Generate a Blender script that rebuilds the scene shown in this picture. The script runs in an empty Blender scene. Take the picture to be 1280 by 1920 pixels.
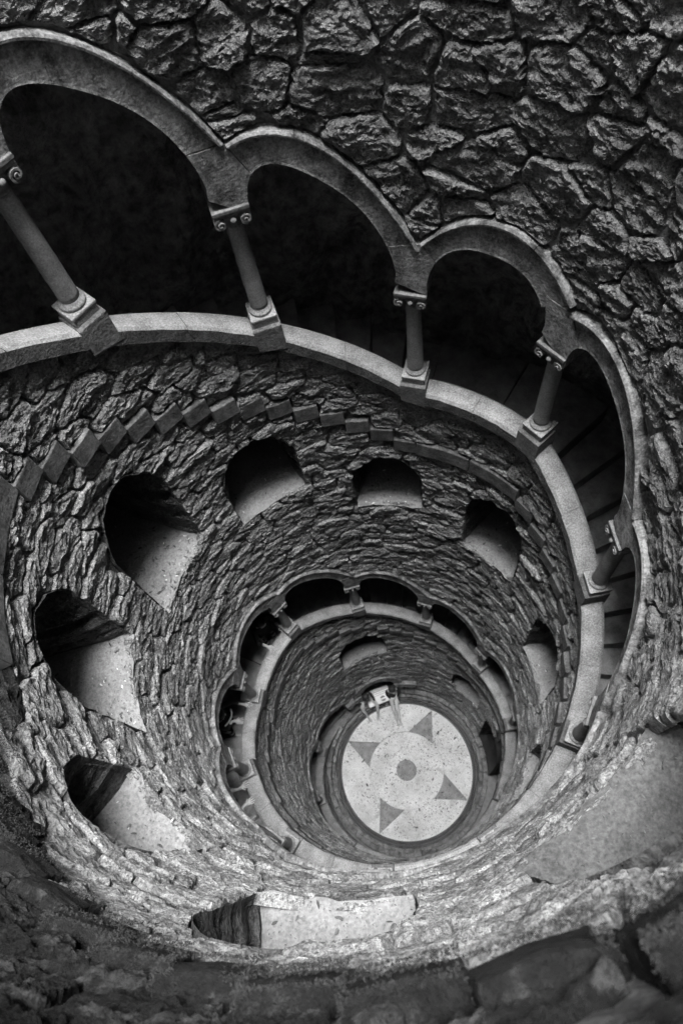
import bpy, bmesh, math, random
from math import sin, cos, radians as rad, pi, sqrt, floor, hypot, atan2
from mathutils import Vector, Matrix, noise as mnoise

random.seed(7)
C = bpy.context.scene.collection
scene = bpy.context.scene
S = 2.4                                   # metres per unit: the radius on which the columns stand

# ------------------------------------------------------------------ camera
BETA, ROLL = rad(25.8), rad(-14.6)
CAM = Vector((0.027, -0.902, 1.434))
fwd = Vector((0, sin(BETA), -cos(BETA)))
up0 = Vector((0, cos(BETA), sin(BETA)))
rt0 = Vector((1, 0, 0))
rt = cos(ROLL) * rt0 + sin(ROLL) * up0
up = -sin(ROLL) * rt0 + cos(ROLL) * up0
cam_d = bpy.data.cameras.new('camera')
cam = bpy.data.objects.new('camera', cam_d)
C.objects.link(cam)
cam.matrix_world = Matrix(((rt.x, up.x, -fwd.x, CAM.x * S), (rt.y, up.y, -fwd.y, CAM.y * S),
                           (rt.z, up.z, -fwd.z, CAM.z * S), (0, 0, 0, 1)))
cam_d.sensor_fit = 'VERTICAL'
cam_d.sensor_height = 36.0
cam_d.sensor_width = 24.0
cam_d.lens = 1354 / 1920 * 36
cam_d.clip_start = 0.02
cam_d.clip_end = 500
cam_d.dof.use_dof = True
cam_d.dof.focus_distance = 4.0
cam_d.dof.aperture_fstop = 2.7
scene.camera = cam

# ------------------------------------------------------------------ sky, sun, exposure
SUN_TILT, SUN_AZ = 4.0, 50.0              # degrees from the zenith; azimuth the light comes from
world = bpy.data.worlds.new('World')
scene.world = world
world.use_nodes = True
wn, wl = world.node_tree.nodes, world.node_tree.links
bg = wn['Background']
sky = wn.new('ShaderNodeTexSky')
sky.sky_type = 'NISHITA'
sky.sun_disc = False
sky.sun_elevation = rad(90 - SUN_TILT)
sky.sun_rotation = rad(90 - SUN_AZ)
bw = wn.new('ShaderNodeRGBToBW')          # the photograph is black and white
wl.new(sky.outputs[0], bw.inputs[0])
wl.new(bw.outputs[0], bg.inputs[0])
bg.inputs[1].default_value = 0.15
sun_d = bpy.data.lights.new('sun', 'SUN')
sun_d.energy = 1.5
sun_d.angle = rad(28)
sun = bpy.data.objects.new('sun', sun_d)
C.objects.link(sun)
sd = Vector((sin(rad(SUN_TILT)) * cos(rad(SUN_AZ)), sin(rad(SUN_TILT)) * sin(rad(SUN_AZ)), cos(rad(SUN_TILT))))
sun.rotation_euler = sd.to_track_quat('Z', 'Y').to_euler()
sun.location = (0, 0, 30)
vs = scene.view_settings
vs.view_transform = 'Standard'
vs.look = 'None'
vs.exposure = 3.9
vs.gamma = 1.0
vs.use_curve_mapping = False
scene.cycles.max_bounces = 6
scene.cycles.diffuse_bounces = 2
scene.cycles.glossy_bounces = 2
scene.cycles.use_denoising = True
scene.cycles.denoising_prefilter = 'NONE'  # keeps the grain of the stone
scene.render.resolution_x, scene.render.resolution_y = 682, 1024

# ------------------------------------------------------------------ helix of the stair
TH0, DTH, SLOPE, Z0 = 127.06, 32.884, 0.448, -0.279
RIM = 4.6                                 # top of the shaft
N = 360 / DTH                             # columns per turn
ZF = -7.82                                # floor
DU = rad(DTH)


def zprof(u):
    v = u - 3.0
    k = floor(v / 4)
    return 3 * k + min(v - 4 * k, 3.0) + 2.0


def zp(u):                                # top of the parapet at column index u
    return Z0 - SLOPE * zprof(u)


def th(u):
    return rad(TH0 - u * DTH)


def P(u, r, z):
    a = th(u)
    if u < -2.2 and r < 1.40:             # the shaft is a little wider on the near side
        k = min(1.0, (-2.2 - u) / 0.9)
        k = k * k * (3 - 2 * k)
        q = min(1.0, max(0.0, (-4.5 - u) / 0.7))
        h = min(1.0, max(0.0, (z + 1.5) / 1.1))
        r += 0.042 * k * (1 - 0.75 * q) * h * min(1.0, (1.40 - r) / 0.37)
    return Vector((r * cos(a) * S, r * sin(a) * S, z * S))


RISER = SLOPE * 3 / 15
TREAD = -0.46


def landing(u):
    v = u - 3.0
    return v - 4 * floor(v / 4) >= 3.0 - 1e-6


def tread_z(u):                           # walking level of the stair at u
    if landing(u):
        return zp(u) + TREAD
    v = u - 3.0
    k4 = floor(v / 4)
    w = v - 4 * k4
    return zp(3 + 4 * k4) + TREAD - (floor(w * 5 + 1e-6) + 1) * RISER


def nz(v, f, seed=0.0):
    return mnoise.noise(Vector((v[0] * f + seed, v[1] * f - seed, v[2] * f + 2 * seed)))


def fbm(v, f, o=3):
    return mnoise.fractal(Vector((v[0] * f, v[1] * f, v[2] * f)), 0.9, 2.1, o)


# ------------------------------------------------------------------ object helpers
def link(name, me, parent=None):
    o = bpy.data.objects.new(name, me)
    C.objects.link(o)
    if parent is not None:
        o.parent = parent
    return o


def mesh(name, vs_, fs, m, smooth=False):
    me = bpy.data.meshes.new(name)
    me.from_pydata([tuple(v) for v in vs_], [], fs)
    if smooth:
        me.polygons.foreach_set('use_smooth', [True] * len(me.polygons))
    for mm in (m if isinstance(m, (list, tuple)) else [m]):
        me.materials.append(mm)
    return me


def from_bm(name, bm, m, smooth=False):
    me = bpy.data.meshes.new(name)
    bm.to_mesh(me)
    bm.free()
    if smooth:
        me.polygons.foreach_set('use_smooth', [True] * len(me.polygons))
    me.materials.append(m)
    return me


def tag(o, label=None, cat=None, group=None, kind=None):
    kind = kind or ('thing' if cat else None)
    for k, v in (('label', label), ('category', cat), ('group', group), ('kind', kind)):
        if v:
            o[k] = v
    return o


def empty(name, loc=(0, 0, 0), rz=0.0):
    o = bpy.data.objects.new(name, None)
    o.empty_display_size = 0.1
    C.objects.link(o)
    o.location = loc
    o.rotation_euler = (0, 0, rz)
    return o


def copy_tree(o, parent=None):
    c = o.copy()
    C.objects.link(c)
    if parent is not None:
        c.parent = parent
    for ch in [x for x in o.children]:
        copy_tree(ch, c)
    return c


# ------------------------------------------------------------------ materials (greys only: the photograph has no colour)
def mat(name, lo, hi, scale=3.0, speck=0.0, speck_scale=120.0, bump=0.4, bump_scale=18.0, dist=0.02, rough=0.85,
        island=0.0, streak=0.0, pit_shade=0.0, coarse=None, moss=None, bump2=None):
    m = bpy.data.materials.new(name)
    m.use_nodes = True
    n, l = m.node_tree.nodes, m.node_tree.links
    b = n['Principled BSDF']
    b.inputs['Roughness'].default_value = rough
    b.inputs['Specular IOR Level'].default_value = 0.3
    geo = n.new('ShaderNodeNewGeometry')
    tx = n.new('ShaderNodeTexNoise')
    tx.inputs['Scale'].default_value = scale
    tx.inputs['Detail'].default_value = 6
    tx.inputs['Roughness'].default_value = 0.6
    l.new(geo.outputs['Position'], tx.inputs['Vector'])
    val = tx.outputs[0]

    def math(op, a, bb, clamp=False):
        x = n.new('ShaderNodeMath')
        x.operation = op
        x.use_clamp = clamp
        for i, q in enumerate((a, bb)):
            if isinstance(q, (int, float)):
                x.inputs[i].default_value = q
            else:
                l.new(q, x.inputs[i])
        return x.outputs[0]
    if island:
        r = math('MULTIPLY', math('SUBTRACT', geo.outputs['Random Per Island'], 0.5), island)
        val = math('ADD', val, r)
    if streak:
        mp = n.new('ShaderNodeMapping')
        mp.inputs['Scale'].default_value = (9, 9, 1.2)
        l.new(geo.outputs['Position'], mp.inputs['Vector'])
        t2 = n.new('ShaderNodeTexNoise')
        t2.inputs['Scale'].default_value = 1.0
        t2.inputs['Detail'].default_value = 5
        l.new(mp.outputs[0], t2.inputs['Vector'])
        val = math('ADD', val, math('MULTIPLY', math('SUBTRACT', t2.outputs[0], 0.5), streak))
    if speck:
        t3 = n.new('ShaderNodeTexNoise')
        t3.inputs['Scale'].default_value = speck_scale
        t3.inputs['Detail'].default_value = 2
        l.new(geo.outputs['Position'], t3.inputs['Vector'])
        val = math('ADD', val, math('MULTIPLY', math('SUBTRACT', t3.outputs[0], 0.5), speck))
    ramp = n.new('ShaderNodeValToRGB')
    ramp.color_ramp.elements[0].position = 0.28
    ramp.color_ramp.elements[1].position = 0.74
    ramp.color_ramp.elements[0].color = (lo, lo, lo, 1)
    ramp.color_ramp.elements[1].color = (hi, hi, hi, 1)
    l.new(val, ramp.inputs[0])
    col = ramp.outputs[0]
    if moss:                              # dark growth in irregular patches
        t5 = n.new('ShaderNodeTexNoise')
        t5.inputs['Scale'].default_value = moss[0]
        t5.inputs['Detail'].default_value = 7
        t5.inputs['Roughness'].default_value = 0.65
        l.new(geo.outputs['Position'], t5.inputs['Vector'])
        rr = n.new('ShaderNodeValToRGB')
        rr.color_ramp.elements[0].position = moss[1]
        rr.color_ramp.elements[1].position = moss[1] + 0.07
        l.new(t5.outputs[0], rr.inputs[0])
        mx = n.new('ShaderNodeMix')
        mx.data_type = 'RGBA'
        l.new(rr.outputs[0], mx.inputs[0])
        l.new(col, mx.inputs[6])
        mx.inputs[7].default_value = (moss[2], moss[2], moss[2], 1)
        col = mx.outputs[2]
    if not bump:
        l.new(col, b.inputs['Base Color'])
    if bump:
        pre = None
        if coarse:
            t7 = n.new('ShaderNodeTexNoise')
            t7.inputs['Scale'].default_value = coarse[0]
            t7.inputs['Detail'].default_value = 5
            t7.inputs['Roughness'].default_value = 0.6
            t7.inputs['Distortion'].default_value = 0.4
            l.new(geo.outputs['Position'], t7.inputs['Vector'])
            pre = n.new('ShaderNodeBump')
            pre.inputs['Strength'].default_value = 1.0
            pre.inputs['Distance'].default_value = coarse[1]
            l.new(t7.outputs[0], pre.inputs['Height'])
        t4 = n.new('ShaderNodeTexNoise')
        t4.inputs['Scale'].default_value = bump_scale
        t4.inputs['Detail'].default_value = 8
        t4.inputs['Roughness'].default_value = 0.62
        l.new(geo.outputs['Position'], t4.inputs['Vector'])
        bp = n.new('ShaderNodeBump')
        bp.inputs['Strength'].default_value = bump
        bp.inputs['Distance'].default_value = dist
        l.new(t4.outputs[0], bp.inputs['Height'])
        if pit_shade:                           # hollows of the bump darkened in colour, standing in for their shade
            pr = n.new('ShaderNodeValToRGB')
            pr.color_ramp.elements[0].position = 0.36
            pr.color_ramp.elements[1].position = 0.60
            pr.color_ramp.elements[0].color = (1 - pit_shade, 1 - pit_shade, 1 - pit_shade, 1)
            l.new(t4.outputs[0], pr.inputs[0])
            pm = n.new('ShaderNodeMix')
            pm.data_type = 'RGBA'
            pm.blend_type = 'MULTIPLY'
            pm.inputs[0].default_value = 1.0
            l.new(col, pm.inputs[6])
            l.new(pr.outputs[0], pm.inputs[7])
            col = pm.outputs[2]
        l.new(col, b.inputs['Base Color'])
        if pre:
            l.new(pre.outputs[0], bp.inputs['Normal'])
        last = bp
        if bump2:
            t6 = n.new('ShaderNodeTexVoronoi')
            t6.inputs['Scale'].default_value = bump2[0]
            l.new(geo.outputs['Position'], t6.inputs['Vector'])
            b2 = n.new('ShaderNodeBump')
            b2.inputs['Strength'].default_value = bump2[1]
            b2.inputs['Distance'].default_value = bump2[2]
            l.new(t6.outputs['Distance'], b2.inputs['Height'])
            l.new(bp.outputs[0], b2.inputs['Normal'])
            last = b2
        l.new(last.outputs[0], b.inputs['Normal'])
    return m


M_RUB = mat('rubble_stone', 0.20, 0.62, 5.0, 0.35, 60, 1.0, 38.0, 0.05, 0.9, island=0.40, coarse=(11.0, 0.14), pit_shade=0.62)
M_RUBUP = mat('rubble_stone_weathered_dim', 0.15, 0.54, 5.0, 0.35, 60, 1.0, 38.0, 0.06, 0.9, island=0.30, coarse=(10.0, 0.18), pit_shade=0.52)  # weathered stone, tone lowered further to paint in the upper wall's dimness
M_RUBMOSS = mat('rubble_stone_mossy_dim', 0.03, 0.14, 5.0, 0.35, 60, 1.0, 30.0, 0.05, 0.95, island=0.3, moss=(5.0, 0.42, 0.02), coarse=(11.0, 0.14), pit_shade=0.60)  # mossy stone, its colour also carries the darkening towards the view's edge
M_MORT = mat('lime_mortar', 0.12, 0.34, 4.0, 0.3, 50, 1.0, 30.0, 0.04, 0.95, coarse=(9.0, 0.08), pit_shade=0.50)
M_JAMB = mat('jamb_stone_shaded', 0.06, 0.24, 5.0, 0.3, 60, 1.0, 34.0, 0.05, 0.95, coarse=(10.0, 0.12), pit_shade=0.60)  # shade of the recesses put into the colour, darker than the wall face
M_BLACKW = mat('tunnel_rock_darkened', 0.012, 0.04, 3.0, 0.2, 50, 0.8, 9.0, 0.05, 0.8)  # near-black colour stands in for the darkness inside the tunnel
M_MORTUP = mat('weathered_mortar', 0.14, 0.42, 4.0, 0.35, 50, 0.7, 26.0, 0.02, 0.95, coarse=(7.0, 0.06), pit_shade=0.25)
M_COP = mat('granite_coping', 0.17, 0.40, 4.0, 1.1, 75, 0.5, 60.0, 0.01, 0.85, pit_shade=0.30)
M_COPR = mat('granite_hammered', 0.07, 0.22, 4.0, 0.6, 90, 0.9, 34.0, 0.03, 0.9, pit_shade=0.50)
M_COPF = mat('granite_hammered_front_shaded', 0.05, 0.20, 4.0, 0.6, 90, 1.0, 45.0, 0.04, 0.9, pit_shade=0.60)  # hammered fronts, the shade of upright faces put into their colour
M_ARCH = mat('limestone_arch', 0.06, 0.44, 6.5, 0.45, 70, 0.8, 34.0, 0.02, 0.85, streak=0.6, moss=(8.0, 0.61, 0.36), pit_shade=0.55)
M_COL = mat('granite_column', 0.16, 0.32, 5.0, 0.7, 90, 0.2, 60.0, 0.006, 0.75, pit_shade=0.30)
M_CAP = mat('carved_capital', 0.10, 0.28, 9.0, 0.4, 80, 0.3, 45.0, 0.008, 0.85, pit_shade=0.40)
M_STEPE = mat('step_end_stone', 0.05, 0.20, 7.0, 0.5, 70, 0.6, 36.0, 0.02, 0.85, streak=0.5, pit_shade=0.50)
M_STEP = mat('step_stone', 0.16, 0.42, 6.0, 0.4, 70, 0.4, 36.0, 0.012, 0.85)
M_STEPM = mat('step_stone_mossy', 0.025, 0.12, 9.0, 0.9, 50, 1.0, 24.0, 0.05, 0.95, moss=(9.0, 0.40, 0.018), coarse=(9.0, 0.14), pit_shade=0.6)
M_SILL = mat('worn_sill', 0.19, 0.31, 3.0, 0.4, 70, 0.6, 34.0, 0.016, 0.85, pit_shade=0.35)
M_SILLD = mat('sill_dimmed', 0.06, 0.17, 2.6, 0.45, 70, 0.8, 34.0, 0.02, 0.75, pit_shade=0.45)  # nearest sill: its dimmer light is put into the stone colour
M_DARKW = mat('gallery_stone', 0.20, 0.62, 3.0, 0.3, 50, 1.0, 9.0, 0.10, 0.95, pit_shade=0.6)
M_FLOOR = mat('pale_marble', 0.44, 0.82, 1.6, 0.8, 40, 0.12, 40.0, 0.004, 0.6, moss=(2.4, 0.60, 0.42))
M_INLAY = mat('grey_marble', 0.15, 0.33, 5.0, 0.8, 60, 0.12, 40.0, 0.004, 0.6, streak=0.3)
M_KERB = mat('kerb_stone', 0.04, 0.12, 4.0, 0.4, 60, 0.4, 30.0, 0.012, 0.7)
M_KERBR = mat('kerb_rubble', 0.10, 0.40, 5.0, 0.35, 60, 1.0, 34.0, 0.04, 0.85, island=0.4, coarse=(11.0, 0.1))
M_JOINT = mat('joint_dirt', 0.16, 0.28, 8.0, 0.2, 60, 0.2, 30.0, 0.005, 0.95)
M_LEAFD = mat('leaf_dark', 0.05, 0.16, 12.0, 0.2, 60, 0.0, island=0.6, rough=0.7)
M_LEAFL = mat('leaf_pale', 0.45, 0.80, 12.0, 0.2, 60, 0.0, island=0.5, rough=0.6)
M_MOSS = mat('moss', 0.015, 0.04, 20.0, 0.3, 60, 0.0, island=0.5, rough=0.95)
M_EARTH = mat('earth', 0.05, 0.12, 1.0, 0.3, 30, 0.5, 8.0, 0.03, 0.95)
M_BENCH = mat('white_board', 0.72, 0.84, 3.0, 0.15, 50, 0.05, 30.0, 0.003, 0.5)
M_PRINT = mat('grey_print', 0.10, 0.16, 9.0, 0.1, 50, 0.0, rough=0.6)
M_SKIN = mat('skin', 0.40, 0.55, 6.0, 0.1, 60, 0.0, rough=0.55)
M_BLACK = mat('black_cloth', 0.012, 0.03, 9.0, 0.1, 60, 0.3, 40.0, 0.004, 0.9)
M_GREYC = mat('grey_cloth', 0.28, 0.42, 9.0, 0.2, 60, 0.3, 40.0, 0.004, 0.9)
M_LIGHTC = mat('pale_cloth', 0.50, 0.66, 9.0, 0.2, 60, 0.3, 40.0, 0.004, 0.9)
M_HAIR = mat('dark_hair', 0.012, 0.04, 30.0, 0.1, 60, 0.4, 60.0, 0.004, 0.5)
M_WATER = mat('drain_water', 0.012, 0.03, 5.0, 0.1, 60, 0.8, 14.0, 0.03, 0.12)
M_WATER.node_tree.nodes['Principled BSDF'].inputs['Specular IOR Level'].default_value = 0.22

# ------------------------------------------------------------------ openings in the wall
WIN = [  # u from, u to, sill level, top level
    (-5.60, -4.68, -0.40, 0.56), (-4.28, -3.55, -0.74, 0.14), (-3.08, -2.43, -1.05, -0.40), (-2.05, -1.30, -1.41, -0.60),
    (-0.92, -0.19, -1.78, -0.90), (0.20, 0.91, -2.00, -1.38), (1.36, 2.04, -2.39, -1.84), (2.51, 3.18, -2.70, -1.92),
    (3.64, 4.34, -3.35, -2.50), (4.78, 5.42, -3.75, -3.02), (11.44, 12.28, -5.87, -5.12), (13.55, 14.24, -6.75, -6.00),
    (14.50, 15.34, ZF - 0.01, -6.45)]
U_LO, U_MID, U_HI = -5.5, 5.447, 25.5
DOOR = (22.06, 23.72)                     # bottom doorway, in u of the third turn


def arch_ext(t):                          # outer curve of an arch above the parapet line; two arches meet at t = 0.07
    if t < 0.07:
        t += 1.0
    x = (t - 0.57) / 0.53
    return 0.815 + 0.185 * (1 - x * x)


def door_top(u3):                         # top of the bottom doorway
    a, b = 22.44, 23.26
    x = (u3 - (a + b) / 2) / ((b - a) / 2 + 0.16)
    return ZF + 0.52 + 0.40 * sqrt(max(0.0, 1 - x * x))


def wall_bottom(u):                       # lower edge of the rubble at u
    v = u + N
    if v < 22.0:
        return zp(v) + arch_ext(v - floor(v))
    if v < DOOR[0]:
        return door_top(v)
    if v <= DOOR[1]:
        return door_top(v)
    return ZF - 0.02


def wall_top(u):
    return zp(u) - 0.085


def win_top(w, u):
    x = (u - (w[0] + w[1]) / 2) / ((w[1] - w[0]) / 2)
    x = max(-1, min(1, x))
    h = min(0.26, (w[3] - w[2]) * 0.36)
    rough = 0.012 * mnoise.noise(Vector((u * 9, w[2] * 5, 3.3))) + 0.012 * mnoise.noise(Vector((u * 21, w[2] * 5, 8.3)))
    return w[3] - h * (1 - sqrt(1 - 0.88 * x * x)) / 0.654 + rough


# ------------------------------------------------------------------ rubble: mortar sheets with real holes, stones on them
R_MORT, R_STONE = 0.99, 0.962


def mortar(name, u0, u1, top, bot, wins, m=M_MORT, nv=44, du=0.05):
    V, F = [], []
    cuts = {u0, u1}
    for w in wins:
        for x in w[:2]:
            if u0 < x < u1:
                cuts.add(x)
    for x in (22.06 - N, 23.72 - N):
        if u0 < x < u1:
            cuts.add(x)
    cuts = sorted(cuts)

    def col(u, a, b, n):
        i0 = len(V)
        for k in range(n + 1):
            z = a + (b - a) * k / n
            p = P(u, 1, z)
            r = R_MORT + 0.012 * fbm(p, 4.0, 3)
            if k in (0, n):
                r = R_MORT
            V.append(P(u, r, z))
        return i0
    for a, b in zip(cuts, cuts[1:]):
        mid = (a + b) / 2
        inside = [w for w in wins if w[0] < mid < w[1]]
        n = max(1, int((b - a) / du + 0.5))
        prev = None
        for k in range(n + 1):
            u = a + (b - a) * k / n
            ue = min(max(u, a + 1e-5), b - 1e-5)
            t, bt = top(ue), bot(ue)
            runs = []
            if inside:
                w = inside[0]
                runs.append((t, win_top(w, u), 14))
                if w[2] > bt + 0.03:
                    runs.append((w[2], bt, 30))
            else:
                runs.append((t, bt, nv))
            cur = [(col(u, r0, r1, nn), nn) for r0, r1, nn in runs]
            if prev and len(prev) == len(cur):
                for (p0, nn), (c0, _) in zip(prev, cur):
                    for q in range(nn):
                        F.append((p0 + q, p0 + q + 1, c0 + q + 1, c0 + q))
            prev = cur
    return mesh(name, V, F, m)


def clip(poly, nx, ny, d):                # keep the side nx*x+ny*y <= d
    out = []
    for i in range(len(poly)):
        a, b = poly[i], poly[(i + 1) % len(poly)]
        fa, fb = nx * a[0] + ny * a[1] - d, nx * b[0] + ny * b[1] - d
        if fa <= 0:
            out.append(a)
        if (fa < 0 < fb) or (fb < 0 < fa):
            t = fa / (fa - fb)
            out.append((a[0] + (b[0] - a[0]) * t, a[1] + (b[1] - a[1]) * t))
    return out


def saw_block(u, z, m=0.010):             # the row of step ends that shows on the wall
    t = tread_z(u)
    if t + m > z > t - 0.10 - m:
        return True
    if not landing(u):
        for e in (-0.016, 0.016):
            t = tread_z(u + e)
            if t + m > z > t - 0.10 - m:
                return True
    return False


def blocked_by_window(u, z, m=0.004):
    for w in WIN:
        if w[0] - m / DU < u < w[1] + m / DU and w[2] + 0.0 < z < win_top(w, u) + m:
            return True
    return False


def ok_low(u, z):
    if z > wall_top(u) - 0.008 or z < wall_bottom(u) + 0.012:
        return False
    if u < 22.0 and saw_block(u, z):
        return False
    return not blocked_by_window(u, z)


def ok_up(u, z):
    return zp(u) + arch_ext(u - floor(u)) + 0.012 < z < 1.5


def relief(x, y, z, lod):
    a = mnoise.noise(Vector((x * 9, y, z * 13)))
    b = mnoise.ridged_multi_fractal(Vector((x * 13 + 0.05 * a, y + 4, z * 21)), 0.8, 2.2, 3 + (lod > 1), 1.0, 2.0)
    c = mnoise.noise(Vector((x * 60, y + 9, z * 74)))
    h = 0.009 * a + 0.011 * (b - 1.0) + 0.006 * c
    if lod > 1:
        h += 0.0042 * mnoise.noise(Vector((x * 150, y + 2, z * 170)))
    return h


def screen_size(u, z, area):              # how large a stone shows from where the photograph was taken
    p = P(u, 0.96, z) / S
    d = p - CAM
    w = d.dot(fwd)
    if w < 0.05:
        return 0
    sx_, sy_ = d.dot(rt) / w * 1354, d.dot(up) / w * 1354
    if abs(sx_) > 660 or abs(sy_) > 980:
        return 0
    nrm = Vector((-p.x, -p.y, 0)).normalized()
    face = -(d.normalized().dot(nrm))
    if face <= 0.01:
        return 0
    return area * face / d.length_squared


def gen_stones(u0, u1, ok, zr, sx, sz, seed, fine):
    """list of (u, z, mesh data) of the stones of one wall"""
    rng = random.Random(seed)
    X0, X1 = u0 * DU, u1 * DU
    seeds = []
    nrow = int((zr[1] - zr[0]) / sz)
    for j in range(nrow):
        z = zr[0] + j * sz
        n = int((X1 - X0) / sx)
        for i in range(n):
            if rng.random() < (0.08, 0.08, 0.16)[fine]:
                continue
            x = X0 + (i + (0.5 if j % 2 else 0) + rng.uniform(-.36, .36)) * (X1 - X0) / n
            zz = z + rng.uniform(-.36, .36) * sz - 0.22 * sz * sin(x * 2.1)
            u = x / DU
            t = [ok(u, zz), ok(u, zz + sz), ok(u, zz - sz)]
            if any(t):
                seeds.append((x, zz, rng.uniform(-1, 1)))
    grid = {}
    for k, s in enumerate(seeds):
        grid.setdefault((int(s[0] // sx), int(s[1] // sz)), []).append(k)
    ani = sx / sz
    out = []
    for k, (x, z, wgt) in enumerate(seeds):
        gx, gz = int(x // sx), int(z // sz)
        poly = [(-1.5 * sx, -1.5 * sx), (1.5 * sx, -1.5 * sx), (1.5 * sx, 1.5 * sx), (-1.5 * sx, 1.5 * sx)]
        # cells are found in a space where stones are round; wgt makes some big and some small
        for a in range(-2, 3):
            for b in range(-2, 3):
                for q in grid.get((gx + a, gz + b), ()):
                    if q == k:
                        continue
                    dx, dz = seeds[q][0] - x, (seeds[q][1] - z) * ani
                    L = hypot(dx, dz)
                    if L < 1e-6:
                        continue
                    d = L / 2 + (wgt - seeds[q][2]) * sx * sx * (0.14, 0.14, 0.20)[fine] / L
                    poly = clip(poly, dx / L, dz / L, d)
                    if len(poly) < 3:
                        break
                if len(poly) < 3:
                    break
            if len(poly) < 3:
                break
        if len(poly) < 3:
            continue
        poly = [(px, pz / ani) for px, pz in poly]
        cx = sum(q[0] for q in poly) / len(poly)
        cz = sum(q[1] for q in poly) / len(poly)
        if not ok((x + cx) / DU, z + cz):
            cand = [(cx + (q[0] - cx) * f, cz + (q[1] - cz) * f) for f in (.35, .6) for q in poly]
            cand = [q for q in cand if ok((x + q[0]) / DU, z + q[1])]
            if not cand:
                continue
            cx = sum(q[0] for q in cand) / len(cand)
            cz = sum(q[1] for q in cand) / len(cand)
            if not ok((x + cx) / DU, z + cz):
                continue
        px = screen_size((x + cx) / DU, z + cz, sx * sz * 0.8) * 1354 ** 2
        lod = 3 if px > 3600 else 2 if px > 1500 else 1 if px > 350 else 0
        n = (16, 28, 44, 70)[lod]
        rad_ = []
        off = rng.uniform(0, 6.28)
        gap = rng.uniform(0.002, 0.007) if fine < 2 else rng.uniform(0.0025, 0.0095)
        for i in range(n):
            a = off + 2 * pi * i / n
            dx, dz = cos(a), sin(a)
            dz *= 0.72
            best = 9
            for j in range(len(poly)):
                p0, p1 = poly[j], poly[(j + 1) % len(poly)]
                ex, ez = p1[0] - p0[0], p1[1] - p0[1]
                den = dx * ez - dz * ex
                if abs(den) < 1e-9:
                    continue
                t = ((p0[0] - cx) * ez - (p0[1] - cz) * ex) / den
                s = ((p0[0] - cx) * dz - (p0[1] - cz) * dx) / den
                if t > 0 and -1e-6 <= s <= 1 + 1e-6:
                    best = min(best, t)
            if best > 2:
                best = 0.01
            r = max(0.006, best - gap * (1 + 0.6 * mnoise.noise(Vector((x * 30, z * 30, i)))))
            rad_.append([r, dx, dz])
        sm = [(rad_[i - 1][0] + 7 * rad_[i][0] + rad_[(i + 1) % n][0]) / 9 for i in range(n)]
        for i in range(n):
            r = min(rad_[i][0], sm[i]) * ((1 + (0.09, 0.09, 0.15)[fine] * mnoise.noise(Vector((x * 9 + i * .9, z * 9, 5)))))
            dx, dz = rad_[i][1:]
            if not ok((x + cx + dx * r) / DU, z + cz + dz * r):
                lo_, hi_ = 0.0, r
                for _ in range(8):
                    md = (lo_ + hi_) / 2
                    if ok((x + cx + dx * md) / DU, z + cz + dz * md):
                        lo_ = md
                    else:
                        hi_ = md
                r = lo_
            rad_[i][0] = r
        area = sum(abs(rad_[i][0] * rad_[(i + 1) % n][0] * (rad_[i][1] * rad_[(i + 1) % n][2] - rad_[i][2] * rad_[(i + 1) % n][1])) for i in range(n)) / 2
        if area < 0.0007:
            continue
        prot = rng.uniform(0.012, 0.026) + (0.03, 0.03, 0.022)[fine] * min(0.4, sqrt(area))
        if x / DU < -2.6 and z + cz > zp(x / DU) - 0.95:
            prot *= 0.55                   # worn smooth near the rim
        tx_, tz_ = rng.uniform(-.07, .07), rng.uniform(-.06, .12)     # the face is tilted
        nin = (3, 6, 11, 20)[lod]
        rings = [(1.0, -0.006), (0.988, 0.42), (0.958, 0.78), (0.91, 0.95)] + [(0.91 * (1 - (q + 1) / (nin + 1)), 1.0 + 0.02 * q / nin) for q in range(nin)]
        if lod == 0:
            rings.pop(2)
        V, F = [], []
        for ri, (f, h) in enumerate(rings):
            for i in range(n):
                r, dx, dz = rad_[i]
                lx, lz = cx + dx * r * f, cz + dz * r * f
                X, Z = x + lx, z + lz
                q = (X * 1.0, prot * 3, Z)
                if ri == 0:
                    h_ = -0.008
                else:
                    h_ = prot * h + (0.75, 0.8, 0.85)[fine] * relief(X, k * .37, Z, lod) * (1.0 if ri > 1 else 0.7) \
                        + (lx - cx) * tx_ + (lz - cz) * tz_
                    h_ = max(h_, 0.004)
                V.append((X / DU, R_MORT - h_, Z))
        c = len(V)
        V.append(((x + cx) / DU, R_MORT - prot * 1.03 - 0.010 * nz((x, k * .7, z), 20.0), z + cz))
        nr = len(rings)
        for ri in range(nr - 1):
            for i in range(n):
                j = (i + 1) % n
                F.append((ri * n + i, ri * n + j, (ri + 1) * n + j, (ri + 1) * n + i))
        for i in range(n):
            F.append(((nr - 1) * n + i, (nr - 1) * n + (i + 1) % n, c))
        out.append(((x + cx) / DU, z + cz, area, V, F))
    return out


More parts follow.
